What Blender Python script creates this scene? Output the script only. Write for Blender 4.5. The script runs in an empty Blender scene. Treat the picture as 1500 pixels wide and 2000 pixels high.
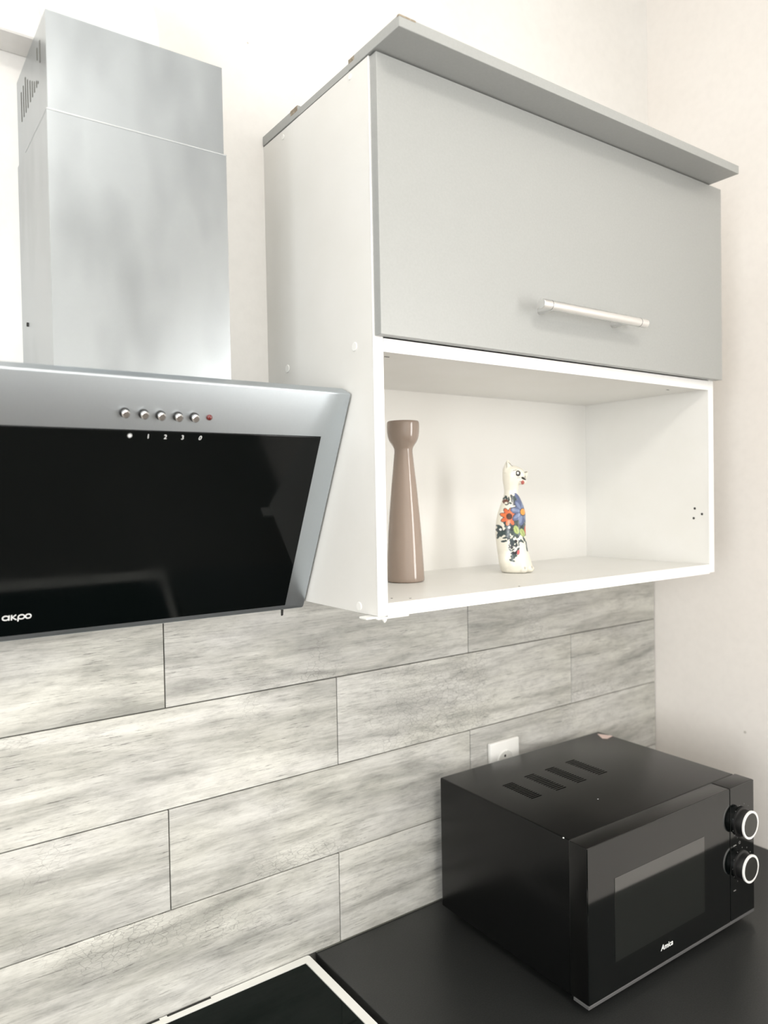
import bpy, bmesh, math, random
from mathutils import Matrix, Vector
random.seed(7)
S = bpy.context.scene
C = S.collection

# ---------------------------------------------------------------- camera
ZO = 1.3161                      # height of the tile joint that all heights below are measured from
cam_d = bpy.data.cameras.new('camera'); cam = bpy.data.objects.new('camera', cam_d); C.objects.link(cam)
cam_d.sensor_fit = 'VERTICAL'; cam_d.sensor_height = 36.0; cam_d.lens = 1450.68 / 2000 * 36
cam_d.clip_start = 0.02
right = Vector((0.81566, -0.57824, -0.01800)); up = Vector((0.0275, 0.0077, 0.99959)); fwd = Vector((0.57778, 0.81590, -0.02240))
M = Matrix((( right.x, up.x, -fwd.x, -0.3690), (right.y, up.y, -fwd.y, -1.1015), (right.z, up.z, -fwd.z, 0.3150 + ZO), (0, 0, 0, 1)))
cam.matrix_world = M
cam_d.dof.use_dof = True; cam_d.dof.focus_distance = 1.12; cam_d.dof.aperture_fstop = 3.2
S.camera = cam

# ---------------------------------------------------------------- world, light, exposure
S.view_settings.view_transform = 'Standard'; S.view_settings.look = 'None'
S.view_settings.gamma = 1.0; S.view_settings.use_curve_mapping = False
S.view_settings.exposure = 0.02
w = bpy.data.worlds.new('world'); S.world = w; w.use_nodes = True
w.node_tree.nodes['Background'].inputs[0].default_value = (0.86, 0.93, 1.0, 1)
w.node_tree.nodes['Background'].inputs[1].default_value = 1.0
RX, LX, FY, CZ = 1.22, -2.3, -3.5, 3.05      # right wall, left wall, rear wall, ceiling
RW = (-2.85, -1.55, 1.02, 2.30)              # window in the right wall: y0, y1, z0, z1
LW = (-2.75, -1.45, 0.95, 2.35)              # window in the left wall

def area(name, loc, rot, sx, sy, power, col=(1, 1, 1)):
    l = bpy.data.lights.new(name, 'AREA'); l.shape = 'RECTANGLE'; l.size = sx; l.size_y = sy
    l.energy = power; l.color = col
    o = bpy.data.objects.new(name, l); C.objects.link(o); o.location = loc; o.rotation_euler = rot
    return o
area('window_daylight_right', (RX + 0.15, (RW[0]+RW[1])/2, (RW[2]+RW[3])/2), (0, math.pi/2, 0), RW[3]-RW[2], RW[1]-RW[0], 62, (1.0, 0.98, 0.95))
area('window_daylight_left', (LX - 0.15, (LW[0]+LW[1])/2, (LW[2]+LW[3])/2), (0, -math.pi/2, 0), LW[3]-LW[2], LW[1]-LW[0], 70, (0.97, 0.99, 1.0))
area('added_top_light', (-0.3, -1.9, CZ - 0.10), (0, 0, 0), 0.45, 0.45, 23, (1.0, 0.95, 0.88))  # unseen source, added for light from above

# ---------------------------------------------------------------- helpers
def material(name, col=(0.8, 0.8, 0.8), rough=0.5, metal=0.0, spec=0.5, coat=0.0):
    m = bpy.data.materials.new(name); m.use_nodes = True
    b = m.node_tree.nodes['Principled BSDF']
    b.inputs['Base Color'].default_value = (*col, 1); b.inputs['Roughness'].default_value = rough
    b.inputs['Metallic'].default_value = metal; b.inputs['Specular IOR Level'].default_value = spec
    b.inputs['Coat Weight'].default_value = coat
    return m
class N:                                       # small node writer
    def __init__(s, m): s.t = m.node_tree; s.b = s.t.nodes['Principled BSDF']
    def new(s, typ, **kw):
        n = s.t.nodes.new(typ)
        for k, v in kw.items():
            if k in n.inputs: n.inputs[k].default_value = v
            else: setattr(n, k, v)
        return n
    def link(s, a, b): s.t.links.new(a, b)
    def coord(s, scale=(1, 1, 1), kind='Object', rnd=0.0, rot=(0, 0, 0)):
        tc = s.new('ShaderNodeTexCoord'); mp = s.new('ShaderNodeMapping')
        mp.inputs['Scale'].default_value = scale; mp.inputs['Rotation'].default_value = rot
        src = tc.outputs[kind]
        if rnd:
            oi = s.new('ShaderNodeObjectInfo'); ml = s.new('ShaderNodeMath', operation='MULTIPLY'); ml.inputs[1].default_value = rnd
            s.link(oi.outputs['Random'], ml.inputs[0])
            va = s.new('ShaderNodeVectorMath', operation='ADD'); s.link(src, va.inputs[0]); s.link(ml.outputs[0], va.inputs[1]); src = va.outputs[0]
        s.link(src, mp.inputs['Vector']); return mp.outputs[0]
    def noise(s, vec, scale=5, detail=4, rough=0.55, dist=0.0):
        n = s.new('ShaderNodeTexNoise'); n.inputs['Scale'].default_value = scale; n.inputs['Detail'].default_value = detail
        n.inputs['Roughness'].default_value = rough; n.inputs['Distortion'].default_value = dist
        s.link(vec, n.inputs['Vector']); return n.outputs['Fac']
    def ramp(s, fac, stops):
        r = s.new('ShaderNodeValToRGB'); e = r.color_ramp.elements
        while len(e) < len(stops): e.new(0.5)
        for i, (p, c) in enumerate(stops):
            e[i].position = p; e[i].color = (*c, 1) if isinstance(c, tuple) else (c, c, c, 1)
        s.link(fac, r.inputs[0]); return r.outputs[0]
    def mix(s, fac, a, b, mode='MIX'):
        n = s.new('ShaderNodeMix', data_type='RGBA', blend_type=mode)
        for sock, v in ((n.inputs[0], fac), (n.inputs[6], a), (n.inputs[7], b)):
            if isinstance(v, (int, float)): sock.default_value = v
            elif isinstance(v, tuple): sock.default_value = (*v, 1)
            else: s.link(v, sock)
        return n.outputs[2]
    def bump(s, h, strength=0.1, dist=0.001):
        b = s.new('ShaderNodeBump'); b.inputs['Strength'].default_value = strength; b.inputs['Distance'].default_value = dist
        s.link(h, b.inputs['Height']); s.link(b.outputs[0], s.b.inputs['Normal'])

def origin(o):
    m = Matrix.Identity(4)
    while o: m = (Matrix.Translation(o.location) @ o.rotation_euler.to_matrix().to_4x4()) @ m; o = o.parent
    return m
def obj(name, bm, mat, parent=None, smooth=False, label=None, kind=None, local=False):
    """links the bmesh (world coordinates, or the parent's when local) as ONE mesh object"""
    me = bpy.data.meshes.new(name)
    if parent is not None and not local: bm.transform(origin(parent).inverted())
    bm.normal_update(); bm.to_mesh(me); bm.free()
    me.materials.append(mat)
    if smooth:
        for p in me.polygons: p.use_smooth = True
        me.set_sharp_from_angle(angle=math.radians(38))
    o = bpy.data.objects.new(name, me); C.objects.link(o)
    if parent is not None: o.parent = parent
    if label: o['label'] = label
    if kind: o['kind'] = kind
    return o
def thing(name, label, cat, loc, rz=0.0, group=None):
    o = bpy.data.objects.new(name, None); C.objects.link(o); o.location = loc; o.rotation_euler = (0, 0, rz)
    o.empty_display_size = 0.05; o['label'] = label; o['category'] = cat
    if group: o['group'] = group
    return o
def bx(x0, x1, y0, y1, z0, z1, bev=0.0, seg=2, bm=None, off=None):
    """box; heights are given from the reference joint, so ZO is added unless off is given"""
    off = ZO if off is None else off
    t = bmesh.new()
    bmesh.ops.create_cube(t, size=1.0)
    bmesh.ops.scale(t, vec=(abs(x1-x0), abs(y1-y0), abs(z1-z0)), verts=t.verts)
    bmesh.ops.translate(t, vec=((x0+x1)/2, (y0+y1)/2, (z0+z1)/2 + off), verts=t.verts)
    if bev: bmesh.ops.bevel(t, geom=t.edges[:], offset=bev, segments=seg, profile=0.5, affect='EDGES')
    return join(bm, t)
def join(bm, t):
    if bm is None: return t
    me = bpy.data.meshes.new('tmp'); t.to_mesh(me); t.free(); bm.from_mesh(me); bpy.data.meshes.remove(me); return bm
def prism(pts, axis, a0, a1, bm=None):
    """extrude polygon pts along axis ('x': pts are y,z ; 'y': x,z ; 'z': x,y)"""
    t = bmesh.new()
    def V(p, a): return {'x': (a, p[0], p[1]), 'y': (p[0], a, p[1]), 'z': (p[0], p[1], a)}[axis]
    A = [t.verts.new(V(p, a0)) for p in pts]; B = [t.verts.new(V(p, a1)) for p in pts]
    t.faces.new(A); t.faces.new(B[::-1]); n = len(pts)
    for i in range(n): t.faces.new((A[i], B[i], B[(i+1) % n], A[(i+1) % n]))
    bmesh.ops.recalc_face_normals(t, faces=t.faces)
    return join(bm, t)
def lathe(profile, segs=48, bm=None, mat=None):
    """profile [(r,z)] about local z, then transformed by mat"""
    t = bmesh.new(); rings = []
    for r, z in profile:
        rings.append([t.verts.new((max(r, 1e-5)*math.cos(2*math.pi*i/segs), max(r, 1e-5)*math.sin(2*math.pi*i/segs), z)) for i in range(segs)])
    for a, b in zip(rings, rings[1:]):
        for i in range(segs): t.faces.new((a[i], a[(i+1) % segs], b[(i+1) % segs], b[i]))
    t.faces.new(rings[0][::-1]); t.faces.new(rings[-1])
    if mat is not None: t.transform(mat)
    bmesh.ops.recalc_face_normals(t, faces=t.faces)
    return join(bm, t)
def frame(o, ex, ey, ez):                      # matrix from origin and basis vectors
    return Matrix(((ex[0], ey[0], ez[0], o[0]), (ex[1], ey[1], ez[1], o[1]), (ex[2], ey[2], ez[2], o[2]), (0, 0, 0, 1)))
def axis_frame(o, d):
    d = Vector(d).normalized(); a = Vector((0, 0, 1)) if abs(d.z) < .9 else Vector((1, 0, 0))
    x = a.cross(d).normalized(); return frame(o, x, d.cross(x), d)
def rod(p0, p1, r, segs=24, bev=0.0, bm=None):
    L = (Vector(p1)-Vector(p0)).length
    prof = [(r-bev, 0), (r, bev), (r, L-bev), (r-bev, L)] if bev else [(r, 0), (r, L)]
    return lathe(prof, segs, bm, axis_frame(p0, Vector(p1)-Vector(p0)))
def stroke(pts, wd, th, mat, bm=None, closed=False):
    """flat ribbon of width wd and thickness th along 2D points, placed with mat"""
    t = bmesh.new(); n = len(pts); L = []; R = []
    for i in range(n):
        a = Vector(pts[(i-1) % n] if (closed or i > 0) else pts[0]); b = Vector(pts[(i+1) % n] if (closed or i < n-1) else pts[-1])
        d = (b-a).normalized(); q = Vector((-d.y, d.x))*wd/2; p = Vector(pts[i])
        L.append((p+q)); R.append((p-q))
    rng = range(n if closed else n-1)
    VL = [t.verts.new((p.x, p.y, th)) for p in L]; VR = [t.verts.new((p.x, p.y, th)) for p in R]
    BL = [t.verts.new((p.x, p.y, 0)) for p in L]; BR = [t.verts.new((p.x, p.y, 0)) for p in R]
    for i in rng:
        j = (i+1) % n
        t.faces.new((VL[i], VR[i], VR[j], VL[j])); t.faces.new((BL[i], BL[j], BR[j], BR[i]))
        t.faces.new((VL[i], VL[j], BL[j], BL[i])); t.faces.new((VR[j], VR[i], BR[i], BR[j]))
    if not closed:
        t.faces.new((VL[0], BL[0], BR[0], VR[0])); t.faces.new((VL[-1], VR[-1], BR[-1], BL[-1]))
    t.transform(mat); bmesh.ops.recalc_face_normals(t, faces=t.faces)
    return join(bm, t)
def ellipse(cx, cy, rx, ry, n=28, a0=0, a1=2*math.pi):
    full = abs(a1-a0-2*math.pi) < 1e-6
    k = n if full else n-1
    return [(cx+rx*math.cos(a0+(a1-a0)*i/k), cy+ry*math.sin(a0+(a1-a0)*i/k)) for i in range(n)]
def text_bm(s, size, mat, th=0.0002, shear=0.0, bold=0.0, sx=1.0):
    cu = bpy.data.curves.new('t', 'FONT'); cu.body = s; cu.size = size; cu.extrude = th/2; cu.offset = bold; cu.shear = shear
    cu.align_x = 'CENTER'; cu.resolution_u = 3
    o = bpy.data.objects.new('t', cu); C.objects.link(o)
    dg = bpy.context.evaluated_depsgraph_get(); me = bpy.data.meshes.new_from_object(o.evaluated_get(dg))
    bm = bmesh.new(); bm.from_mesh(me); bmesh.ops.scale(bm, vec=(sx, 1, 1), verts=bm.verts); bm.transform(mat)
    bpy.data.objects.remove(o); bpy.data.curves.remove(cu); bpy.data.meshes.remove(me)
    return bm

# ---------------------------------------------------------------- materials
M_wall = material('white_plaster', (0.86, 0.845, 0.815), 0.75, spec=0.25)
n = N(M_wall); v = n.coord((1, 1, 1))
big = n.noise(v, 1.7, 3); fine = n.noise(v, 55, 4, 0.6)
n.link(n.mix(1.0, n.ramp(big, [(0.3, (0.84, 0.82, 0.785)), (0.7, (0.90, 0.89, 0.87))]), n.ramp(fine, [(0.3, 0.975), (0.6, 1.0)]), 'MULTIPLY'), n.b.inputs['Base Color'])
n.bump(n.noise(v, 120, 5), 0.12, 0.002)
M_wallr = M_wall.copy(); M_wallr.name = 'warm_white_plaster'
for nd in M_wallr.node_tree.nodes:
    if nd.type == 'VALTORGB' and nd.color_ramp.elements[0].color[0] < .9 and nd.color_ramp.elements[0].color[2] < .8:
        nd.color_ramp.elements[0].color = (0.86, 0.815, 0.765, 1); nd.color_ramp.elements[1].color = (0.90, 0.865, 0.825, 1)
M_ceil = material('ceiling_paint', (0.9, 0.89, 0.87), 0.8)
M_floor = material('floor_laminate', (0.42, 0.36, 0.30), 0.45)
n = N(M_floor); n.link(n.ramp(n.noise(n.coord((2, 14, 1)), 3, 5), [(0.3, (0.06, 0.05, 0.042)), (0.7, (0.11, 0.092, 0.078))]), n.b.inputs['Base Color'])
M_white = material('white_melamine', (0.80, 0.795, 0.765), 0.38)
n = N(M_white); v = n.coord((1, 1, 1))
n.link(n.ramp(n.noise(v, 9, 5), [(0.3, (0.78, 0.772, 0.735)), (0.7, (0.81, 0.803, 0.775))]), n.b.inputs['Base Color'])
n.bump(n.noise(v, 300, 3), 0.06, 0.0006)
M_edge = material('white_edge_band', (0.90, 0.90, 0.89), 0.35)
M_grey = material('silver_grey_laminate', (0.36, 0.36, 0.355), 0.36)
n = N(M_grey); v = n.coord((1, 1, 1))
n.link(n.ramp(n.noise(v, 260, 4, 0.7), [(0.35, (0.352, 0.360, 0.350)), (0.65, (0.372, 0.380, 0.370))]), n.b.inputs['Base Color'])
n.bump(n.noise(v, 500, 3), 0.05, 0.0005)
M_chip = material('raw_chipboard', (0.36, 0.29, 0.20), 0.9)
n = N(M_chip); n.link(n.ramp(n.noise(n.coord(), 400, 4), [(0.35, (0.20, 0.165, 0.12)), (0.65, (0.42, 0.36, 0.28))]), n.b.inputs['Base Color'])
M_plastic = material('white_plastic', (0.88, 0.88, 0.85), 0.3)
M_hole = material('dark_recess', (0.02, 0.02, 0.018), 0.8)
M_holeg = material('vent_recess', (0.10, 0.10, 0.085), 0.7)
def steel(name, col, r0, r1, grain, smudge=0.0, gcol=None):
    m = material(name, col, (r0+r1)/2, 1.0); n = N(m); v = n.coord(grain); f = n.noise(v, 6, 5, 0.65)
    v2 = n.coord((1, 1, 1)); s = n.noise(v2, 6.5, 2, 0.5, 0.0)
    n.b.inputs['Roughness'].default_value = (r0+r1)/2
    base = n.ramp(f, [(0.3, tuple(c*0.965 for c in col)), (0.7, tuple(min(1, c*1.03) for c in col))])
    if smudge:
        sm = n.ramp(n.noise(n.coord((3.0, 3.0, 1.2), rot=(0, 0.5, 0)), 4.6, 2, 0.5, 0.0), [(0.46, 1.0), (0.82, 1.0-1.9*smudge)])
        base = n.mix(1.0, base, sm, 'MULTIPLY')
    n.link(base, n.b.inputs['Base Color'])
    return m
M_steel = steel('brushed_steel_chimney', (0.405, 0.435, 0.455), 0.20, 0.32, (30, 30, 700), 0.16)
M_steel2 = steel('brushed_steel_panel', (0.52, 0.565, 0.60), 0.34, 0.42, (700, 30, 30))
M_seamlight = material('seam_highlight_steel', (0.52, 0.54, 0.55), 0.42, 1.0)  # lighter steel that imitates the highlight along the chimney seam
M_alu = material('satin_aluminium', (0.80, 0.80, 0.79), 0.32, 1.0)
M_chrome = material('button_chrome', (0.75, 0.74, 0.73), 0.2, 1.0)
M_bglass = material('black_glass', (0.002, 0.003, 0.003), 0.045, spec=0.24)
n = N(M_bglass); n.link(n.ramp(n.noise(n.coord((1, 1, 1)), 9, 5, 0.6, 0.0), [(0.4, 0.035), (0.75, 0.12)]), n.b.inputs['Roughness'])
M_hob = material('hob_glass', (0.002, 0.005, 0.004), 0.06, spec=0.08)
M_enamel = material('white_enamel', (0.86, 0.86, 0.82), 0.22, coat=0.3)
M_print = material('white_print', (0.85, 0.86, 0.85), 0.5)
M_red = material('red_lens', (0.13, 0.010, 0.009), 0.15, coat=0.5)
M_top = material('black_worktop', (0.028, 0.029, 0.029), 0.34)
n = N(M_top); v = n.coord()
n.link(n.ramp(n.noise(v, 420, 4, 0.7), [(0.3, (0.010, 0.011, 0.011)), (0.7, (0.030, 0.031, 0.030))]), n.b.inputs['Base Color']); n.bump(n.noise(v, 300, 3), 0.12, 0.001)
M_mwbody = material('black_painted_metal', (0.012, 0.012, 0.012), 0.25, spec=0.28)
n = N(M_mwbody); v = n.coord()
n.link(n.ramp(n.noise(v, 700, 2, 0.6), [(0.35, (0.001, 0.0015, 0.0015)), (0.7, (0.006, 0.006, 0.006))]), n.b.inputs['Base Color']); n.bump(n.noise(v, 480, 2), 0.10, 0.0008)
M_mwfront = material('black_gloss_plastic', (0.001, 0.002, 0.002), 0.06)
M_mwglass = material('door_window_glass', (0.002, 0.004, 0.003), 0.05, spec=1.0)
M_mwfront.node_tree.nodes['Principled BSDF'].inputs['IOR'].default_value = 1.62
M_mwglass.node_tree.nodes['Principled BSDF'].inputs['IOR'].default_value = 1.75
M_ventblack = material('black_vent', (0.0005, 0.0005, 0.0005), 0.9, spec=0.05)
M_mwtrim = material('dark_grey_trim', (0.10, 0.10, 0.10), 0.35)
M_knob = material('matt_black_knob', (0.008, 0.008, 0.008), 0.4)
M_knobface = material('knob_face', (0.03, 0.03, 0.027), 0.18)
M_ring = material('silver_ring', (0.95, 0.95, 0.93), 0.35, 0.0)
M_ceramic = material('taupe_glazed_ceramic', (0.32, 0.25, 0.205), 0.12, coat=0.4)
M_pipe = material('white_duct_plastic', (0.93, 0.93, 0.92), 0.4)
M_sticker = material('pink_white_sticker', (0.80, 0.62, 0.57), 0.5)
M_grout = material('dark_joint', (0.10, 0.10, 0.09), 0.85)
# wood look tile: colour from stretched noise, each tile offset by its own random value
M_tile = material('wood_look_tile', (0.5, 0.5, 0.47), 0.42)
n = N(M_tile)
vA = n.coord((1.2, 1.0, 7.5), rnd=23.0); vB = n.coord((5, 1, 90), rnd=11.0); vC = n.coord((1, 1, 1), rnd=31.0)
band = n.noise(vA, 2.3, 5, 0.6, 0.9); grain = n.noise(vB, 4.0, 5, 0.7, 0.4); patch = n.noise(vC, 7.0, 4, 0.6)
c1 = n.ramp(band, [(0.28, (0.30, 0.30, 0.275)), (0.44, (0.50, 0.495, 0.46)), (0.56, (0.62, 0.615, 0.575)), (0.74, (0.70, 0.69, 0.655))])
c2 = n.mix(0.8, c1, n.ramp(grain, [(0.25, 0.58), (0.45, 0.97), (0.7, 1.10)]), 'MULTIPLY')
fib = n.ramp(n.noise(n.coord((7, 1, 150), rnd=5.0), 3.2, 4, 0.8, 0.3), [(0.34, 0.20), (0.42, 1.0)])
mask = n.ramp(patch, [(0.38, 0.1), (0.56, 1.0)])
c3 = n.mix(n.mix(1.0, mask, (0.75, 0.75, 0.75), 'MULTIPLY'), c2, n.mix(1.0, c2, fib, 'MULTIPLY'))
vo = n.new('ShaderNodeTexVoronoi', feature='DISTANCE_TO_EDGE'); n.link(n.coord((26, 1, 60), rnd=17.0), vo.inputs['Vector']); vo.inputs['Scale'].default_value = 3.0
crk = n.ramp(vo.outputs['Distance'], [(0.0, 0.45), (0.05, 1.0)])
m2 = n.ramp(n.noise(vC, 4.0, 3, 0.5, 0.5), [(0.56, 0.0), (0.66, 0.8)])
c4 = n.mix(m2, c3, n.mix(1.0, c3, crk, 'MULTIPLY'))
mott = n.ramp(n.noise(n.coord((9, 1, 26), rnd=13.0), 2.6, 7, 0.72), [(0.30, 0.72), (0.50, 0.98), (0.70, 1.10)])
c4 = n.mix(0.85, c4, mott, 'MULTIPLY')
c4 = n.mix(1.0, c4, n.ramp(n.noise(n.coord((3, 1, 7), rnd=19.0), 1.6, 3), [(0.38, (0.985, 0.985, 1.0)), (0.62, (1.0, 1.0, 0.985))]), 'MULTIPLY')
vein = n.new('ShaderNodeTexWave', wave_type='BANDS', bands_direction='Z'); n.link(n.coord((0.55, 1, 1), rnd=9.0), vein.inputs['Vector'])
vein.inputs['Scale'].default_value = 7; vein.inputs['Distortion'].default_value = 7; vein.inputs['Detail'].default_value = 2; vein.inputs['Detail Scale'].default_value = 0.8
c5 = n.mix(0.5, c4, n.ramp(vein.outputs['Fac'], [(0.0, 0.80), (0.10, 1.0)]), 'MULTIPLY')
oi = n.new('ShaderNodeObjectInfo')
c6 = n.mix(1.0, c5, n.ramp(oi.outputs['Random'], [(0.0, 0.98), (1.0, 1.10)]), 'MULTIPLY')
n.link(c6, n.b.inputs['Base Color']); n.bump(n.mix(0.5, grain, fib), 0.12, 0.0008)

# ================================================================= THE ROOM
def struct(name, bm, m, parent=None): return obj(name, bm, m, parent, kind=None if parent else 'structure')
WT = 0.15
WY = 0.006                                      # plaster face of the back wall (tile faces are at y = 0)
wall_back = struct('wall_back', bx(LX-WT, RX+WT, WY, WY+WT, 0, CZ, off=0), M_wall)
struct('floor', bx(LX-WT, RX+WT, FY-WT, WY+WT, -0.1, 0, off=0), M_floor)
struct('ceiling', bx(LX-WT, RX+WT, FY-WT, WY+WT, CZ, CZ+0.1, off=0), M_ceil)
struct('wall_rear', bx(LX-WT, RX+WT, FY-WT, FY, 0, CZ, off=0), M_wall)
def side_wall(name, x0, x1, W):
    y0, y1, z0, z1 = W
    b = bx(x0, x1, FY, y0, 0, CZ, off=0); bx(x0, x1, y1, WY, 0, CZ, off=0, bm=b)
    bx(x0, x1, y0, y1, 0, z0, off=0, bm=b); bx(x0, x1, y0, y1, z1, CZ, off=0, bm=b)
    return struct(name, b, M_wallr)
side_wall('wall_right', RX, RX+WT, RW); side_wall('wall_left', LX-WT, LX, LW)
def window(name, xc, W):
    y0, y1, z0, z1 = W; f = 0.05
    b = bx(xc-.03, xc+.03, y0, y0+f, z0, z1, .004, 1, off=0); bx(xc-.03, xc+.03, y1-f, y1, z0, z1, .004, 1, b, 0)
    bx(xc-.03, xc+.03, y0+f, y1-f, z0, z0+f, .004, 1, b, 0); bx(xc-.03, xc+.03, y0+f, y1-f, z1-f, z1, .004, 1, b, 0)
    ym = (y0+y1)/2; bx(xc-.03, xc+.03, ym-.04, ym+.04, z0+f, z1-f, .004, 1, b, 0)
    return struct(name, b, M_plastic)
window('window_1', RX+.08, RW); window('window_2', LX-.08, LW)

# tiles of the splashback: every tile is a mesh of its own under the wall
ZC = -0.4661                                    # worktop surface
TOP = 0.1530
obj('joint_bed', bx(-2.2, RX-.0005, 0.0035, WY, -0.55, TOP, off=ZO), M_grout, wall_back)
rows = [(0.0, TOP, 0.0010, 1), (-0.1542, 0.0, 0.3035, 1), (-0.3086, -0.1542, 0.0020, 1), (-0.4665, -0.3086, 0.3015, 1)]
g = 0.0009
def tile_bm(x0, x1, z0, z1):
    cx, cz = (x0+x1)/2, (z0+z1)/2
    b = bx(x0+g-cx, x1-g-cx, 0, 0.0040, z0+g-cz, z1-g-cz, 0.0006, 1, off=0)
    return b, (cx, 0, cz+ZO)
PIT = 0.6090
for z0, z1, xj, _ in rows:
    k = -4
    while True:
        x0 = xj + k*PIT; x1 = x0 + PIT; k += 1
        if x1 < -2.15: continue
        if x0 > RX-.02: break
        x1 = min(x1, RX-0.001)
        b, loc = tile_bm(max(x0, -2.2), x1, z0, z1)
        t = obj('tile', b, M_tile, wall_back, local=True); t.location = loc
# boxed ledge high on the wall to the left of the chimney
struct('trim_1', bx(LX, -0.075, -0.045, WY, 0.9170, 1.15, 0.002, 1), M_wall)
# old marks on the plaster: shallow specks
def speck(name, p, nrm, r, m=M_hole, parent=None):
    return obj(name, lathe([(r, 0), (r*.6, 0.0003)], 10, mat=axis_frame(p, nrm)), m, parent)
M_stain = material('wall_scuff', (0.58, 0.55, 0.50), 0.8)

# ================================================================= RANGE HOOD
XR = 0.1845; XL = XR - 0.5105
hood = thing('range_hood', 'stainless steel chimney cooker hood with tilted black glass front panel', 'cooker hood', (-0.0708, WY, 0.16+ZO))
cl, cr, cd, ct, cj = -0.1793, 0.0378, -0.1808, 0.8792, 0.7662
def sleeve(x0, x1, y0, z0, z1, t=0.0012):
    # open-topped, open-backed folded sheet
    b = prism([(x0, WY), (x0, y0), (x1, y0), (x1, WY), (x1-t, WY), (x1-t, y0+t), (x0+t, y0+t), (x0+t, WY)], 'z', z0+ZO, z1+ZO)
    return b
up_ch = obj('upper_chimney', sleeve(cl+.0008, cr-.0015, cd+.0016, 0.60, ct), M_steel, hood)
lo_ch = obj('lower_chimney', sleeve(cl-.0008, cr+.0012, cd, 0.452, cj), M_steel, hood)
obj('seam_highlight', prism([(cl-.0011, -.05), (cl-.0011, cd-.0006), (cr+.0016, cd-.0006), (cr+.0016, -.05), (cr+.0002, -.05), (cr+.0002, cd+.0006), (cl+.0002, cd+.0006), (cl+.0002, -.05)], 'z', cj-.0014+ZO, cj-.0002+ZO), M_seamlight, lo_ch)  # thin strip in place of the edge highlight, its brightness put into the colour
slots = [(-.024, .8155, .8536), (-.039, .8155, .8554), (-.0535, .8150, .8595), (-.067, .8150, .8504), (-.083, .8155, .8418), (-.0963, .8155, .8349),
         (-.109, .8155, .8287), (-.1215, .8157, .8237), (-.1306, .8160, .8191), (-.1455, .8341, .8600), (-.1293, .8446, .8590)]
for y, z0, z1 in slots:
    obj('vent_slot', bx(cl+.0004, cl+.0030, y-.0016, y+.0016, z0, z1, .0003, 1), M_holeg, up_ch)
obj('screw', rod((cl-.0008, -.0338, .5476+ZO), (cl-.0022, -.0338, .5476+ZO), .0028, 14), M_hole, lo_ch)
# body: wedge behind the panel
P_top = Vector((-0.2487, 0.4550)); P_bot = Vector((-0.1019, 0.1450))
sdir = (P_top-P_bot).normalized(); nin = Vector((-sdir.y, sdir.x))     # n points up/out or back
nout = Vector((sdir.y, -sdir.x)); nout = nout if nout.x < 0 else -nout  # outward (towards the room)
def Q(s, o): p = P_bot + sdir*s + nout*o; return (p.x, p.y+ZO)
LEN = (P_top-P_bot).length
body_pts = [Q(0.012, -0.022), Q(LEN-0.010, -0.022), (WY, Q(LEN-0.010, -0.022)[1]), (WY, Q(0.012, -0.022)[1]+.004)]
obj('body', prism(body_pts, 'x', XL+.012, XR-.012), M_steel2, hood)
obj('underside_filter', prism([(-.085, .1520+ZO), (-.085, .1560+ZO), (-.004, .1560+ZO), (-.004, .1520+ZO)], 'x', XL+.05, XR-.05), M_alu, hood)
# front panel: steel frame round the glass. panel frame matrix: x right, y up the slope, z outward
PF = frame((0, P_bot.x, P_bot.y+ZO), (1, 0, 0), (0, sdir.x, sdir.y), (0, nout.x, nout.y))
def on_panel(bm): bm.transform(PF); return bm
def pbox(x0, x1, s0, s1, o0, o1, bev=0.0, seg=2, bm=None): return bx(x0, x1, s0, s1, o0, o1, bev, seg, bm, off=0)
def rounded(x0, x1, y0, y1, r, n=6):
    pts = []
    for cx, cy, a in ((x1-r, y1-r, 0), (x0+r, y1-r, 90), (x0+r, y0+r, 180), (x1-r, y0+r, 270)):
        for i in range(n+1): t = math.radians(a+90*i/n); pts.append((cx+r*math.cos(t), cy+r*math.sin(t)))
    return pts
GX1 = 0.1505; GS0, GS1 = 0.0090, 0.2785; GX0 = XL+0.034
def ring_plate(outer, inner, z0, z1):
    """plate with rectangular hole: outer rounded polygon, inner rectangle"""
    b = bmesh.new()
    def loop(p, z): return [b.verts.new((q[0], q[1], z)) for q in p]
    n = len(outer); m = len(inner)
    for z, flip in ((z1, False), (z0, True)):
        pass
    ot, it, ob, ib = loop(outer, z1), loop(inner, z1), loop(outer, z0), loop(inner, z0)
    for i in range(n): b.faces.new((ob[i], ob[(i+1) % n], ot[(i+1) % n], ot[i]))
    for i in range(m): b.faces.new((ib[(i+1) % m], ib[i], it[i], it[(i+1) % m]))
    k = n//4                                     # corners of outer in the order UR, UL, LL, LR
    for o, q, fl in ((ot, it, False), (ob, ib, True)):
        for c in range(4):
            seg = o[c*k:(c+1)*k]
            for a, d in zip(seg, seg[1:]): 
                f = (q[c], a, d); b.faces.new(f[::-1] if fl else f)
            f = (q[c], seg[-1], o[((c+1) % 4)*k], q[(c+1) % 4]); b.faces.new(f[::-1] if fl else f)
    bmesh.ops.recalc_face_normals(b, faces=b.faces)
    return b
outer = rounded(XL, XR, 0.0, LEN, 0.004, 5)
inner = [(GX1+.0006, GS1+.0006), (GX0-.0006, GS1+.0006), (GX0-.0006, GS0-.0006), (GX1+.0006, GS0-.0006)]
fb = ring_plate(outer, inner, -0.020, 0.0)
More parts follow.
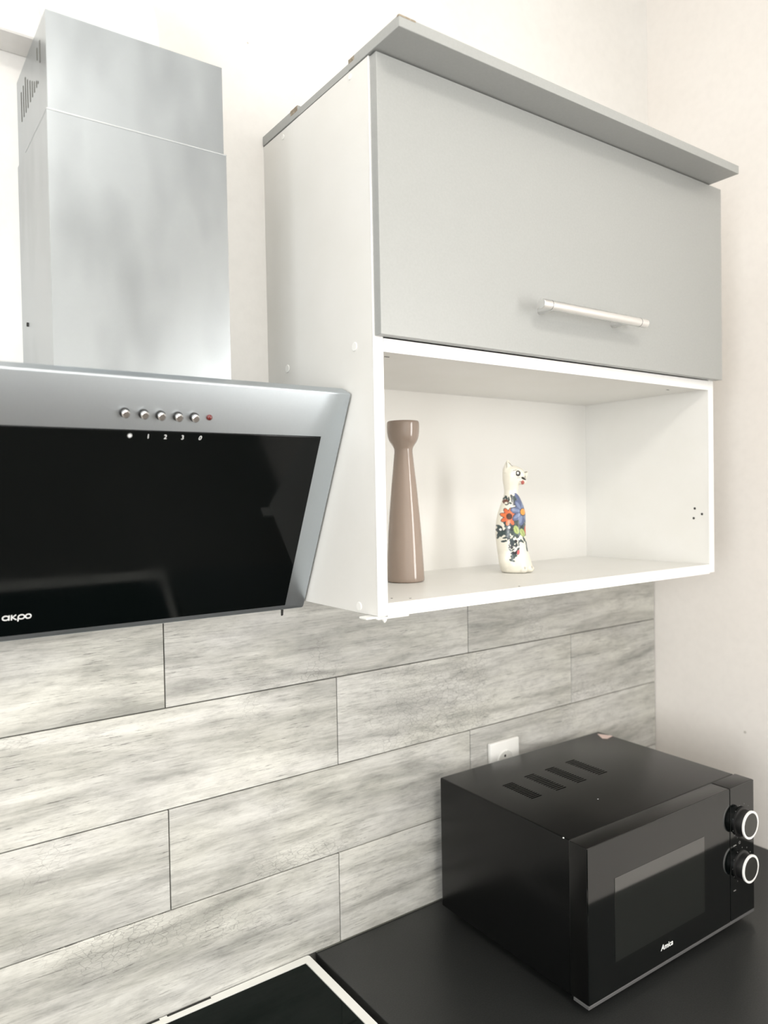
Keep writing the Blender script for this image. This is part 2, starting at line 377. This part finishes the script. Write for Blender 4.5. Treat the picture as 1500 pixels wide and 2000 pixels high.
top_edges = [e for e in fb.edges if all(abs(v.co.z) < 1e-6 for v in e.verts) and len(e.link_faces) == 2 and any(abs(f.normal.z) < .3 for f in e.link_faces)
             and not any(abs(v.co.x-GX1) < .002 or abs(v.co.y-GS1) < .002 or abs(v.co.y-(GS0-.0006)) < .0001 or abs(v.co.x-(GX0-.0006)) < .0001 for v in e.verts)]
bmesh.ops.bevel(fb, geom=top_edges, offset=0.0028, segments=4, profile=0.5, affect='EDGES')
front = obj('front_frame', on_panel(fb), M_steel2, hood, smooth=True)
obj('glass_panel', on_panel(pbox(GX0, GX1, GS0, GS1, -0.019, 0.0010, 0.0006, 2)), M_bglass, hood)
for x, s in ((-.1156, .3000), (-.0938, .2995), (-.0737, .2988), (-.0526, .2984), (-.0322, .2984)):
    bt = obj('push_button', on_panel(rod((x, s, -.001), (x, s, .0085), .0047, 28, .0010)), M_chrome, front, smooth=True)
    obj('button_collar', on_panel(rod((x, s, -.001), (x, s, .0022), .0058, 28, .0005)), M_knob, bt.parent, smooth=True)
obj('indicator_light', on_panel(lathe([(.0038, -.001), (.0038, .0010), (.0032, .0024), (.0018, .0034), (.0003, .0038)], 24, mat=frame((-.0127, .2988, 0), (1, 0, 0), (0, 1, 0), (0, 0, 1)))), M_red, front, smooth=True, label='small red indicator lamp')
glass = front
zt = 0.00105
for ch, x in (('1', -.0852), ('2', -.0645), ('3', -.0432), ('0', -.0214)):
    obj('printed_number', on_panel(text_bm(ch, 0.0078, frame((x, .2692, zt), (1, 0, 0), (0, 1, 0), (0, 0, 1)), bold=0.0, shear=0.25 if ch == '0' else 0)), M_print, front)
b = stroke(ellipse(-.1069, .2720, .0016, .0016, 20), .0007, .0002, frame((0, 0, zt), (1, 0, 0), (0, 1, 0), (0, 0, 1)), closed=True)
for k in range(8):
    a = k*math.pi/4; stroke([(-.1069+.0020*math.cos(a), .2720+.0020*math.sin(a)), (-.1069+.0030*math.cos(a), .2720+.0030*math.sin(a))], .0005, .0002, frame((0, 0, zt), (1, 0, 0), (0, 1, 0), (0, 0, 1)), b)
lathe([(.0010, 0), (.0010, .0002)], 14, b, frame((-.1069, .2720, zt), (1, 0, 0), (0, 1, 0), (0, 0, 1)))
obj('printed_lamp_symbol', on_panel(b), M_print, front)
# lettering 'akpo' in wide rounded strokes
I4 = frame((0, 0, zt), (1, 0, 0), (0, 1, 0), (0, 0, 1)); wd = .00135
y0 = .0318; xh = .0072; rx = .0036
def L(x): return -.2325 + x
b = stroke(ellipse(L(.0038), y0+xh/2, .0034, xh/2-wd/2, 28), wd, .0002, I4, closed=True)
stroke([(L(.0075), y0), (L(.0075), y0+xh)], wd, .0002, I4, b)
stroke([(L(.0102), y0), (L(.0102), y0+xh)], wd, .0002, I4, b)
stroke([(L(.0150), y0+xh), (L(.0110), y0+xh*.52), (L(.0156), y0)], wd, .0002, I4, b)
stroke(ellipse(L(.0210), y0+xh/2, .0035, xh/2-wd/2, 28), wd, .0002, I4, b, closed=True)
stroke([(L(.0174), y0-.0024), (L(.0174), y0+xh*.6)], wd, .0002, I4, b)
stroke(ellipse(L(.0286), y0+xh/2, .0030, xh/2-wd/2, 28), wd, .0002, I4, b, closed=True)
obj('printed_lettering', on_panel(b), M_print, front, label='white printed word akpo')
# small black clip hanging under the lower edge
obj('lower_clip', prism([(.1465, .1490+ZO), (.1520, .1490+ZO), (.1512, .1370+ZO), (.1492, .1360+ZO), (.1492, .1440+ZO)], 'y', -.0950, -.0985), M_hole, hood)

# ================================================================= VENT DUCT above the hood
b = bmesh.new(); rings = []; R = .0715; cx, cy = -.0900, -.0880
path = [(cy, .70, 0.0), (cy, .915, 0.0)]
rb = .0780
for i in range(1, 13):
    a = math.pi/2*i/12; path.append((cy+rb*(1-math.cos(a)), .915+rb*math.sin(a), a))
path.append((WY, .915+rb, math.pi/2)) if cy+rb < WY else None
for y, z, a in path:
    ring = []
    for k in range(40):
        t = 2*math.pi*k/40; lx, lr = R*math.cos(t), R*math.sin(t)
        yy = y - lr*math.cos(a); zz = z + lr*math.sin(a)
        ring.append(b.verts.new((cx+lx, min(yy, WY), zz+ZO)))
    rings.append(ring)
for A, B in zip(rings, rings[1:]):
    for k in range(40): b.faces.new((A[k], A[(k+1) % 40], B[(k+1) % 40], B[k]))
bmesh.ops.recalc_face_normals(b, faces=b.faces)
duct = obj('vent_duct', b, M_pipe, None, smooth=True)
duct['label'] = 'round white vent duct elbow rising out of the steel chimney into the wall'; duct['category'] = 'duct'

# ================================================================= WALL CABINET
k1, k2, kd, kb, kt, ks, T = 0.1875, 0.9820, -0.2982, 0.1551, 0.8868, 0.5231, 0.016
cab = thing('wall_cabinet', 'white wall cabinet with grey lift-up door above an open shelf', 'cabinet', ((k1+k2)/2, WY, kb+ZO))
def carc(name, *a, m=M_white): return obj(name, bx(*a, 0.0004, 1), m, cab)
e = 0.0011                                       # edge band thickness on the front edges
sp = carc('side_panel', k1, k1+T, kd+e, WY, kb, kt)
sp2 = carc('side_panel', k2-T, k2, kd+e, WY, kb, kt)
carc('top_panel', k1+T, k2-T, kd+e, WY, kt-T, kt)
carc('middle_shelf', k1+T, k2-T, kd+.002, -.004, ks-T, ks)
carc('bottom_panel', k1+T, k2-T, kd+.002, -.004, kb, kb+T)
M_back = material('white_hardboard', (0.86, 0.85, 0.82), 0.35)
carc('back_panel', k1+T, k2-T, -.004, WY, kb, kt-T, m=M_back)
for a in ((k1, k1+T, kb, kt), (k2-T, k2, kb, kt), (k1+T+.0004, k2-T-.0004, ks-T-.002, ks), (k1+T+.0004, k2-T-.0004, kb-.002, kb+T)):
    obj('edge_band', bx(a[0], a[1], kd-.0002, kd+e+.0009, a[2], a[3], .0003, 1), M_edge, cab)
for y, z in ((-.0611, .5166), (-.2540, .5176), (-.2533, .1639), (-.2551, .8789), (-.0618, .8757)):
    obj('screw_cap', rod((k1+.001, y, z+ZO), (k1-.0012, y, z+ZO), .0062 if z < .6 else .004, 22, .0006), M_plastic, sp, smooth=True)
for y, z in ((-.2678, .2786), (-.2829, .2678), (-.2655, .2595)):
    obj('drill_hole', rod((k2-T+.0005, y, z+ZO), (k2-T-.0003, y, z+ZO), .0024, 14), M_hole, sp2)
for x, y in ((.213, -.272), (.235, -.262), (.9, -.255)):
    obj('nick', bx(x-.004, x+.004, y-.0012, y+.0012, ks-T-.0004, ks-T+.0005), M_hole, cab)
for x, y in ((.222, -.262), (.236, -.262), (.255, -.280), (.46, -.288)):
    obj('nick', bx(x-.0014, x+.0014, y-.0009, y+.0009, kb+T-.0005, kb+T+.0003), M_hole, cab)
# door
dl, dr, dz0, dz1 = 0.1895, 0.9880, 0.5243, 0.8855
dy1 = kd-.0010; dy0 = kd-.0155
door = obj('door', bx(dl, dr, dy0, dy1, dz0, dz1, .0006, 2), M_grey, cab)
hz = .5925; hy = dy0-.030
obj('handle', rod((.4575, hy, hz+ZO), (.7075, hy, hz+ZO), .0073, 28, .0005), M_alu, door, smooth=True)
for x in (.4760, .6890):
    obj('handle_ring', rod((x-.0004, hy, hz+ZO), (x+.0004, hy, hz+ZO), .00745, 28), M_mwtrim, door)
for x in (.4860, .6600):
    obj('handle_post', rod((x, dy0+.001, hz-.001+ZO), (x, hy+.001, hz-.001+ZO), .0056, 20), M_alu, door, smooth=True)
# cornice board in front, batten behind, thin strip between
bl, brr, by, bt, bb = .1859, .9538, -.3684, .9018, .8874
obj('cornice_board', bx(bl, brr, by, -.2530, bb, bt, .0005, 1), M_grey, cab, label='grey cornice board projecting over the door')
obj('rear_batten', bx(bl, brr, -.1130, WY-.001, bb, .9025, .0006, 1), M_grey, cab)
obj('top_strip', bx(bl+.0008, brr, -.2530, -.1130, kt+.0003, .8975, .0004, 1), M_grey, cab)
for y0_, y1_, z0_, z1_ in ((-.2680, -.2540, .8955, .9012), (-.1120, -.0900, .8950, .9030)):
    obj('chipped_edge', bx(bl-.0003, bl+.004, y0_, y1_, z0_, z1_, .0003, 1), M_chip, cab)
obj('chipped_edge', bx(bl-.0003, bl+.026, by-.0003, by+.004, bt-.0022, bt+.0003, .0002, 1), M_chip, cab, label='bare chipboard corner')
# white shelf bracket hardware under the front left corner
b = bx(k1-.016, k1+.020, kd+.004, kd+.022, kb-.0035, kb-.0004, .0008, 1); bx(k1+.0, k1+.052, kd+.0005, kd+.012, kb-.0050, kb-.0021, .0010, 1, b)
lathe([(.0040, 0), (.0030, -.004), (.0008, -.007)], 14, b, Matrix.Translation((k1+.013, kd+.004, kb-.0030+ZO)))
obj('corner_bracket', b, M_plastic, cab)
obj('screw', bx(k1-.006, k1-.001, kd+.0070, kd+.011, kb-.0042, kb-.0005, .0005, 1), M_hole, cab)

# ================================================================= CANDLESTICK
zs = kb+T+.0002
cs = bpy.data.objects
H = .266; prof = [(.0290, 0), (.0312, .0015), (.0318, .0050), (.0314, .014), (.0298, .045), (.0272, .090), (.0238, .130), (.0205, .165), (.0178, .190), (.0160, .208), (.0153, .216),
        (.0160, .2215), (.0190, .2270), (.0228, .2325), (.0253, .2390), (.0266, .2460), (.0271, .2540), (.0270, .2620), (.0262, .2652), (.0250, .2660), (.0238, .2648), (.0228, .2600), (.0210, .2500), (.0205, .2400), (.0, .2396)]
def dense(p, k=3):                                # Catmull-Rom resample for a smooth outline
    o = []
    for i in range(len(p)-1):
        a, b_, c, d = p[max(i-1, 0)], p[i], p[i+1], p[min(i+2, len(p)-1)]
        for j in range(k):
            t = j/k; o.append(tuple(0.5*((2*b_[q])+(-a[q]+c[q])*t+(2*a[q]-5*b_[q]+4*c[q]-d[q])*t*t+(-a[q]+3*b_[q]-3*c[q]+d[q])*t**3) for q in (0, 1)))
    return o+[p[-1]]
candle = obj('candlestick', lathe(dense(prof), 64, mat=Matrix.Identity(4)), M_ceramic, None, smooth=True)
candle.location = (.3735, -.1120, zs+ZO)
candle['label'] = 'tall taupe glazed ceramic candlestick with cupped top on open cabinet shelf'; candle['category'] = 'candlestick'

# ================================================================= CERAMIC CAT
cat = thing('cat_figurine', 'slim white ceramic cat painted with blue and orange flowers on shelf', 'figurine', (.6050, -.1370, zs+ZO), math.atan2(-.57824, .81566))
K = 1071.0
def sx_(u): return (u-1008)/K
def tz_(v): return (1121-v)/K
ringsd = [(1121, 982, 1037, .92), (1117, 979, 1040, .92), (1108, 977, 1041, .92), (1098, 975.5, 1038, .90), (1085, 974, 1034, .88), (1070, 972, 1031, .88), (1050, 970, 1029, .90), (1035, 970.5, 1028.5, .90),
          (1020, 972, 1029, .90), (1005, 975.5, 1028.5, .88), (992, 980, 1025, .88), (980, 984.5, 1020, .90), (970, 988, 1016, .95), (962, 988.5, 1015, 1.0), (954, 987.5, 1017, 1.05), (945, 986, 1022, 1.0),
          (936, 985.5, 1027, .95), (928, 985.5, 1029, .90), (921, 986, 1024, .90), (916, 988, 1015, .85), (914, 992, 1008, .8)]
b = bmesh.new(); rr = []
for v_, ul, ur, dr_ in ringsd:
    c0 = sx_((ul+ur)/2); a = (ur-ul)/2/K
    rr.append([b.verts.new((c0+a*math.cos(2*math.pi*i/40), a*dr_*math.sin(2*math.pi*i/40), tz_(v_))) for i in range(40)])
for A, B in zip(rr, rr[1:]):
    for i in range(40): b.faces.new((A[i], A[(i+1) % 40], B[(i+1) % 40], B[i]))
b.faces.new(rr[0][::-1]); b.faces.new(rr[-1])
def cone(u0, v0, u1, v1, r, y0_, y1_):
    p0 = Vector((sx_(u0), y0_, tz_(v0))); p1 = Vector((sx_(u1), y1_, tz_(v1))); Ln = (p1-p0).length
    lathe([(r, 0), (r*.92, Ln*.35), (r*.45, Ln*.8), (r*.12, Ln)], 24, b, axis_frame(p0, p1-p0))
def ball(u, v_, y, r, s=(1, 1, 1)):
    t = bmesh.new(); bmesh.ops.create_icosphere(t, subdivisions=3, radius=r); bmesh.ops.scale(t, vec=s, verts=t.verts)
    bmesh.ops.translate(t, vec=(sx_(u), y, tz_(v_)), verts=t.verts); join(b, t)
cone(995, 928, 995.5, 903, .0092, -.004, -.004); cone(1026, 938, 1036, 924.5, .0065, .006, .008)
ball(1021, 945, -.010, .0085, (1, .9, .8)); ball(1015, 933, -.006, .013, (1, .85, .8))
ball(1033, 1114, -.014, .0075, (1.1, 1, .9)); ball(1019, 1115, -.022, .0075, (1.1, 1, .85)); ball(990, 1095, -.010, .017, (.9, .9, 1.3))
tmp_me = bpy.data.meshes.new('tmp_cat'); bmesh.ops.recalc_face_normals(b, faces=b.faces); b.to_mesh(tmp_me); b.free()
tmp = bpy.data.objects.new('tmp_cat', tmp_me); C.objects.link(tmp)
rm = tmp.modifiers.new('r', 'REMESH'); rm.mode = 'VOXEL'; rm.voxel_size = .00095
sm = tmp.modifiers.new('s', 'SMOOTH'); sm.iterations = 7; sm.factor = .5
dg = bpy.context.evaluated_depsgraph_get(); cme = bpy.data.meshes.new_from_object(tmp.evaluated_get(dg)); bpy.data.objects.remove(tmp)
rnd = random.Random(3)
CREAM = (.80, .765, .66)
shapes = []                                       # painted shapes: (cx, cy, rx, ry, angle, colour)
def el(cx, cy, rx, ry, a, c): shapes.append((cx, cy, rx, ry, math.cos(math.radians(a)), math.sin(math.radians(a)), c))
DG, DB, BL, BL2, OR, OR2, LG = (.045, .07, .07), (.03, .04, .05), (.10, .13, .24), (.19, .24, .38), (.68, .16, .07), (.55, .08, .03), (.42, .50, .18)
el(590, 1060, 130, 80, 0, DG); el(640, 1150, 150, 60, 0, DB)
for i in range(80): el(rnd.uniform(385, 815), rnd.uniform(1105, 1250), rnd.uniform(26, 44), rnd.uniform(12, 20), rnd.uniform(0, 180), rnd.choice((DG, DB, (.07, .10, .10))))
for i in range(24): el(rnd.uniform(500, 700), rnd.uniform(690, 810), rnd.uniform(24, 40), rnd.uniform(12, 18), rnd.uniform(0, 180), rnd.choice((DG, DB)))
for i in range(60):
    y = rnd.uniform(1240, 1560); wd_ = 95*(1-(y-1240)/400)+18
    el(610+rnd.uniform(-wd_, wd_), y, rnd.uniform(18, 34), rnd.uniform(10, 16), rnd.uniform(20, 160), rnd.choice((DG, DB, DG)))
for x, y, a in ((490, 1280, -15), (470, 1330, -10), (440, 1230, -50), (400, 1260, -70), (800, 1380, 80), (805, 1450, 75), (760, 1310, 60), (590, 1570, -40), (570, 1605, 20), (720, 1330, 40)): el(x, y, 44, 15, a, DG)
el(510, 770, 38, 34, 0, (.16, .07, .05)); el(515, 790, 20, 16, 0, CREAM)
for k in range(8): el(545+66*math.cos(k*.785+.3), 985+66*math.sin(k*.785+.3)*1.15, 62, 34, math.degrees(k*.785+.3), DB)
for k in range(8): el(545+66*math.cos(k*.785+.3), 985+66*math.sin(k*.785+.3)*1.15, 54, 27, math.degrees(k*.785+.3), OR if k % 2 else (.78, .20, .07))
el(545, 980, 42, 45, 0, (.06, .02, .01))
el(800, 1180, 36, 70, 0, OR2); el(800, 1150, 20, 40, 0, OR)
for k in range(8): el(745+95*math.cos(k*.785+.2), 920+112*math.sin(k*.785+.2), 92, 54, math.degrees(k*.785+.2), DB)
for k in range(8): el(745+95*math.cos(k*.785+.2), 920+112*math.sin(k*.785+.2), 84, 45, math.degrees(k*.785+.2), BL)
for k in range(8): el(735+90*math.cos(k*.785+.2), 915+105*math.sin(k*.785+.2), 62, 20, math.degrees(k*.785+.2), BL2)
el(690, 720, 90, 30, 55, BL); el(750, 922, 52, 56, 0, DB); el(752, 920, 42, 46, 0, (.80, .32, .06))
for x, y, a in ((640, 1170, 70), (735, 1215, 60)): el(x, y, 66, 42, a, (.16, .22, .08)); el(x, y, 58, 34, a, LG); el(x, y, 50, 4, a, (.16, .22, .08))
for x, y in ((425, 1165), (540, 1135), (610, 1300), (612, 1465), (680, 1300)): el(x, y, 17, 17, 0, (.85, .85, .82))
for x, y in ((630, 1330), (570, 1420), (590, 1495), (625, 1500)): el(x, y, 22, 22, 0, (.008, .008, .012))
el(665, 1490, 20, 34, 10, (.55, .12, .12))
el(685, 370, 37, 42, 0, (.008, .007, .006)); el(682, 366, 15, 17, 0, (.85, .84, .80)); el(640, 325, 36, 5, -12, (.2, .19, .16))
el(762, 442, 34, 18, 35, (.01, .01, .01)); el(800, 430, 13, 42, 8, (.02, .02, .02)); el(750, 500, 26, 30, 0, (.45, .12, .10)); el(725, 490, 20, 5, 20, (.2, .04, .04))
el(535, 250, 4, 55, 6, (.12, .12, .11)); el(590, 235, 48, 4.5, 45, (.10, .10, .09)); el(820, 352, 40, 5, -8, (.06, .06, .05)); el(700, 432, 34, 4, 0, (.3, .3, .27))
el(748, 1712, 6, 18, 0, (.3, .26, .2)); el(862, 1712, 6, 20, -10, (.3, .26, .2))
at = cme.color_attributes.new('paint', 'FLOAT_COLOR', 'POINT')
for i, v_ in enumerate(cme.vertices):
    X = (v_.co.x*K+1008-920)*7.407; Y = (1121-v_.co.z*K-880)*7.407
    c = CREAM
    if v_.co.y < .016 or Y > 600:
        for cx, cy, rx_, ry_, ca, sa, col in reversed(shapes):
            dx, dy = X-cx, Y-cy
            if abs(dx) > 130 or abs(dy) > 130: continue
            p_, q_ = (dx*ca+dy*sa)/rx_, (-dx*sa+dy*ca)/ry_
            if p_*p_+q_*q_ < 1: c = col; break
    at.data[i].color = (*c, 1)
M_cat = material('painted_glazed_pottery', CREAM, 0.28, coat=0.12)
n = N(M_cat); vc = n.new('ShaderNodeVertexColor', layer_name='paint'); n.link(vc.outputs[0], n.b.inputs['Base Color'])
cme.materials.clear(); cme.materials.append(M_cat)
for p in cme.polygons: p.use_smooth = True
cb = bpy.data.objects.new('body', cme); C.objects.link(cb); cb.parent = cat
zmin = min(v_.co.z for v_ in cme.vertices); cb.location = (0, 0, -zmin)

# ================================================================= SOCKET
sk = thing('wall_socket', 'white square wall socket with round recess on tiles behind microwave', 'socket', (.6970, 0, -.2300+ZO))
SX, SZ = .6970, -.2305
obj('cover_plate', bx(SX-.0405, SX+.0405, -.0100, -.0002, SZ-.0405, SZ+.0405, .0028, 3), M_plastic, sk, smooth=True)
b = lathe([(.0215, 0), (.0215, .0016), (.0198, .0020), (.0190, .0010), (.0186, -.0030), (.0180, -.0034), (.0, -.0034)], 40, mat=axis_frame((SX, -.0098, SZ), (0, -1, 0)))
obj('recess_ring', b, M_plastic, sk, smooth=True)
M_shade = material('recess_shade_plastic', (0.74, 0.74, 0.70), 0.4)  # darker copy of the white plastic, recess shade put into the colour
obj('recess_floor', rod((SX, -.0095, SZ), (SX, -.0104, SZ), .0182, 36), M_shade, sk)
for dx, dz in ((0, .0095), (0, -.0095)):
    obj('pin_hole', rod((SX+dx-.001, -.0100, SZ+dz), (SX+dx-.001, -.0107, SZ+dz), .0026, 14), M_hole, sk)
obj('earth_pin', rod((SX+.008, -.0100, SZ), (SX+.008, -.0190, SZ), .0022, 14, .0006), M_alu, sk)
for ch in sk.children:                            # socket geometry was measured from the joint height
    if ch.name.split('.')[0] in ('recess_ring', 'recess_floor', 'pin_hole', 'earth_pin'): ch.location.z += ZO

# ================================================================= WORKTOP AND BASE CABINET
WX0 = 0.2505
wt = obj('worktop', bx(WX0, RX-.001, -.600, -.0006, ZC-.038, ZC, .0015, 2), M_top, None)
wt['label'] = 'black worktop with fine grain running into right corner under the microwave'; wt['category'] = 'worktop'
obj('wall_seal', bx(WX0, RX-.002, -.0030, -.0002, ZC+.0001, ZC+.0016, .0005, 1), M_holeg, wt)
base = thing('base_cabinet', 'grey-fronted base cabinet carrying the black worktop beside the white cooker', 'cabinet', (.75, -.29, 0))
zt_ = ZC-.0385+ZO
obj('carcass', bx(WX0+.002, RX-.003, -.560, -.002, .10, zt_, off=0), M_white, base)
obj('plinth', bx(WX0+.002, RX-.003, -.510, -.020, 0, .0998, off=0), M_mwtrim, base)
for a, c in ((WX0+.004, .733), (.737, RX-.005)):
    dd = obj('door', bx(a, c, -.5785, -.5605, .105, zt_-.006, .001, 1, off=0), M_grey, base)
    xh_ = c-.05 if a < .5 else a+.05
    obj('handle', rod((xh_, -.606, zt_-.22), (xh_, -.606, zt_-.08), .006, 16), M_alu, dd)

# ================================================================= COOKER
ck = thing('cooker', 'freestanding white enamel cooker with black glass hob below the hood', 'cooker', (-.02, -.30, 0))
X0, X1, Y0, Y1 = -.2690, .2352, -.600, -.0035
ft = ZC+.0030
GX0_, GX1_, GY0_, GY1_ = -.2540, .2207, -.575, -.0190
fr = ring_plate(rounded(X0, X1, Y0, Y1, .004, 4), [(GX1_, GY1_), (GX0_, GY1_), (GX0_, GY0_), (GX1_, GY0_)], ft-.030+ZO, ft+ZO)
top_frame = obj('hob_frame', fr, M_enamel, ck, label='white enamel rim')
obj('hob_glass', bx(GX0_+.0004, GX1_-.0004, GY0_+.0004, GY1_-.0004, ft-.006, ft-.0006, .0010, 2), M_hob, ck)
M_zone = material('hob_zone_print', (0.02, 0.022, 0.02), 0.3)
for zx, zy, zr in ((-.12, -.42, .095), (.10, -.43, .075)):
    b = stroke(ellipse(zx, zy, zr, zr, 64), .0012, .0001, frame((0, 0, ft-.00058+ZO), (1, 0, 0), (0, 1, 0), (0, 0, 1)), closed=True)
    obj('cooking_zone', b, M_zone, ck)
for a, c in ((-.0100, .0592), (-.0900, -.0216), (-.1700, -.1010)):
    obj('rear_vent', bx(a, c, -.0078, -.0038, ft-.001, ft+.0006, .0004, 1), M_hole, top_frame)
obj('body', bx(X0+.003, X1-.003, Y0+.02, Y1-.002, .03, ft-.0305+ZO, off=0), M_enamel, ck)
obj('oven_door', bx(X0+.006, X1-.006, Y0-.005, Y0+.0195, .22, .70, .003, 2, off=0), M_enamel, ck)
obj('control_panel', bx(X0+.006, X1-.006, Y0-.005, Y0+.0195, .71, ft-.034+ZO, .003, 2, off=0), M_enamel, ck)
for x in (X0+.04, X1-.04):
    for y in (Y0+.06, Y1-.05): obj('foot', rod((x, y, 0), (x, y, .031), .015, 16), M_hole, ck)

# ================================================================= MICROWAVE
mw = thing('microwave', 'black microwave oven with two ringed knobs on the black worktop', 'microwave', (.4924, -.3867, ZC+ZO), -.0179)
W, D, HH, G = .4482, .3492, .2433, .012
def mo(name, bm, m, parent=None, **k): return obj(name, bm, m, parent or mw, local=True, **k)
def mb(x0, x1, y0, y1, z0, z1, bev=.001, seg=2, bm=None): return bx(x0, x1, y0, y1, z0+G, z1+G, bev, seg, bm, off=0)
mo('housing', mb(.0020, W-.0020, .0360, D, .002, HH-.0006, .0030, 3), M_mwbody, smooth=True)
SPX = .3722
M_fascia = material('black_satin_plastic', (0.002, 0.002, 0.002), 0.28, spec=0.35)
mdoor = mo('door', mb(0, SPX-.0007, .0012, .0355, .0075, HH, .0014, 3), M_fascia, smooth=True)
mo('front_glass', mb(.0004, SPX-.0011, 0, .0040, .0079, HH-.0006, .0004, 2), M_mwfront, mdoor)
mo('window_pane', mb(.0605, .2940, -.0006, .004, .052, .1815, .0003, 1), M_mwglass, mdoor)
panel = mo('control_panel', mb(SPX+.0007, W, .0012, .0355, .0075, HH, .0014, 3), M_fascia, smooth=True)
mo('front_glass', mb(SPX+.0011, W-.0004, 0, .0040, .0079, HH-.0006, .0004, 2), M_mwfront, panel)
mo('bottom_trim', mb(0, W, .0004, .030, .0015, .0070, .0006, 1), M_mwtrim)
def knob(name, x, z, prot):
    c = Vector((x, 0, z+G))
    k = mo(name, lathe([(.0262, 0), (.0262, .003), (.0228, .0045), (.0225, prot-.0015), (.0215, prot)], 40, mat=axis_frame(c, (0, -1, 0))), M_knob, panel, smooth=True)
    mo('knob_ring', stroke(ellipse(0, 0, .02265, .02265, 56), .0037, .0026, frame((x, -prot+.0016, z+G), (1, 0, 0), (0, 0, 1), (0, -1, 0)), closed=True), M_ring, k, smooth=True)
    mo('knob_face', lathe([(.0208, 0), (.0208, .0008), (.0200, .0016), (.0, .0018)], 40, mat=axis_frame((x, -prot+.0002, z+G), (0, -1, 0))), M_knobface, k, smooth=True)
for z in (.1775, .0995): knob('knob', .4055, z, .0180)
# printed scale round the knobs
FP = lambda x, z: frame((x, -.0001, z+G), (1, 0, 0), (0, 0, 1), (0, -1, 0))
b = bmesh.new()
for zc_, n_, a0, a1 in ((.1775, 6, 20, 160), (.1775, 3, 200, 240), (.0995, 11, -60, 240)):
    for i in range(n_):
        a = math.radians(a0+(a1-a0)*i/max(1, n_-1)); c_, s_ = math.cos(a), math.sin(a)
        stroke([(.0292*c_, .0292*s_), (.0310*c_, .0310*s_)], .0008, .0002, FP(.4095, zc_), b)
stroke([(-.0275, -.038), (-.019, -.038)], .0016, .0002, FP(.4095, .1775), b)
stroke([(-.0275, -.040), (-.021, -.040)], .0014, .0002, FP(.4095, .0995), b)
stroke(ellipse(-.008, -.0365, .0022, .0022, 16), .0006, .0002, FP(.4095, .1775), b, closed=True)
M_dim = material('grey_print', (0.32, 0.32, 0.31), 0.5)
mo('printed_scale', b, M_dim, panel)
mo('printed_lettering', text_bm('Amica', .0125, frame((.1885, -.0002, .0285+G), (1, 0, 0), (0, 0, 1), (0, -1, 0)), shear=.22, bold=.00022, sx=1.0), M_print, mdoor, label='white printed word Amica')
# vents on the top: groups of fine slots
for i, (x, y0_, y1_) in enumerate(((.080, .1795, .250), (.141, .179, .2565), (.197, .1805, .258), (.2575, .183, .2615))):
    b = None
    for k in range(14):
        yy = y0_ + (y1_-y0_)*k/13
        b = mb(x-.0125, x+.0125, yy-.0013, yy+.0013, HH-.0012, HH-.0004, 0, 1, b)
    v = mo('top_vent', b, M_ventblack); v['kind'] = 'stuff'
b = bmesh.new(); vs = [b.verts.new(p) for p in ((.430, .338, HH+G-.0005), (.4455, .309, HH+G-.0005), (.421, .304, HH+G-.0005), (.414, .312, HH+G-.0005))]
b.faces.new(vs[::-1]); ex = bmesh.ops.extrude_face_region(b, geom=b.faces[:]); bmesh.ops.translate(b, vec=(0, 0, .0003), verts=[q for q in ex['geom'] if isinstance(q, bmesh.types.BMVert)])
bmesh.ops.recalc_face_normals(b, faces=b.faces)
mo('corner_sticker', b, M_sticker, label='torn pinkish white sticker')
mo('paint_chip', mb(.1560, .1578, .1092, .1108, HH-.0008, HH-.0003, 0), M_print)
mo('paint_chip', mb(.0005, .0022, .046, .048, HH-.0015, HH-.0002, 0), M_print)
for x in (.04, W-.04):
    for y in (.05, D-.05): mo('foot', lathe([(.010, 0), (.012, .004), (.012, G+.003)], 18, mat=Matrix.Translation((x, y, 0))), M_hole)

# plaster marks on walls
speck('scuff_mark', (RX, -.2255, -.2235+ZO), (-1, 0, 0), .0030, M_stain, bpy.data.objects['wall_right'])
speck('scuff_mark', (.1633, WY, 1.0466+ZO), (0, -1, 0), .0016, M_stain, wall_back)

# unseen ceiling lamp outside the frame, added to go with the top light above
lamp = thing('added_ceiling_lamp', 'added unseen flat square white ceiling lamp in middle of the room', 'lamp', (-.3, -1.9, CZ))
obj('housing', bx(-.54, -.06, -2.14, -1.66, CZ-.06, CZ-.0005, .005, 2, off=0), M_plastic, lamp)
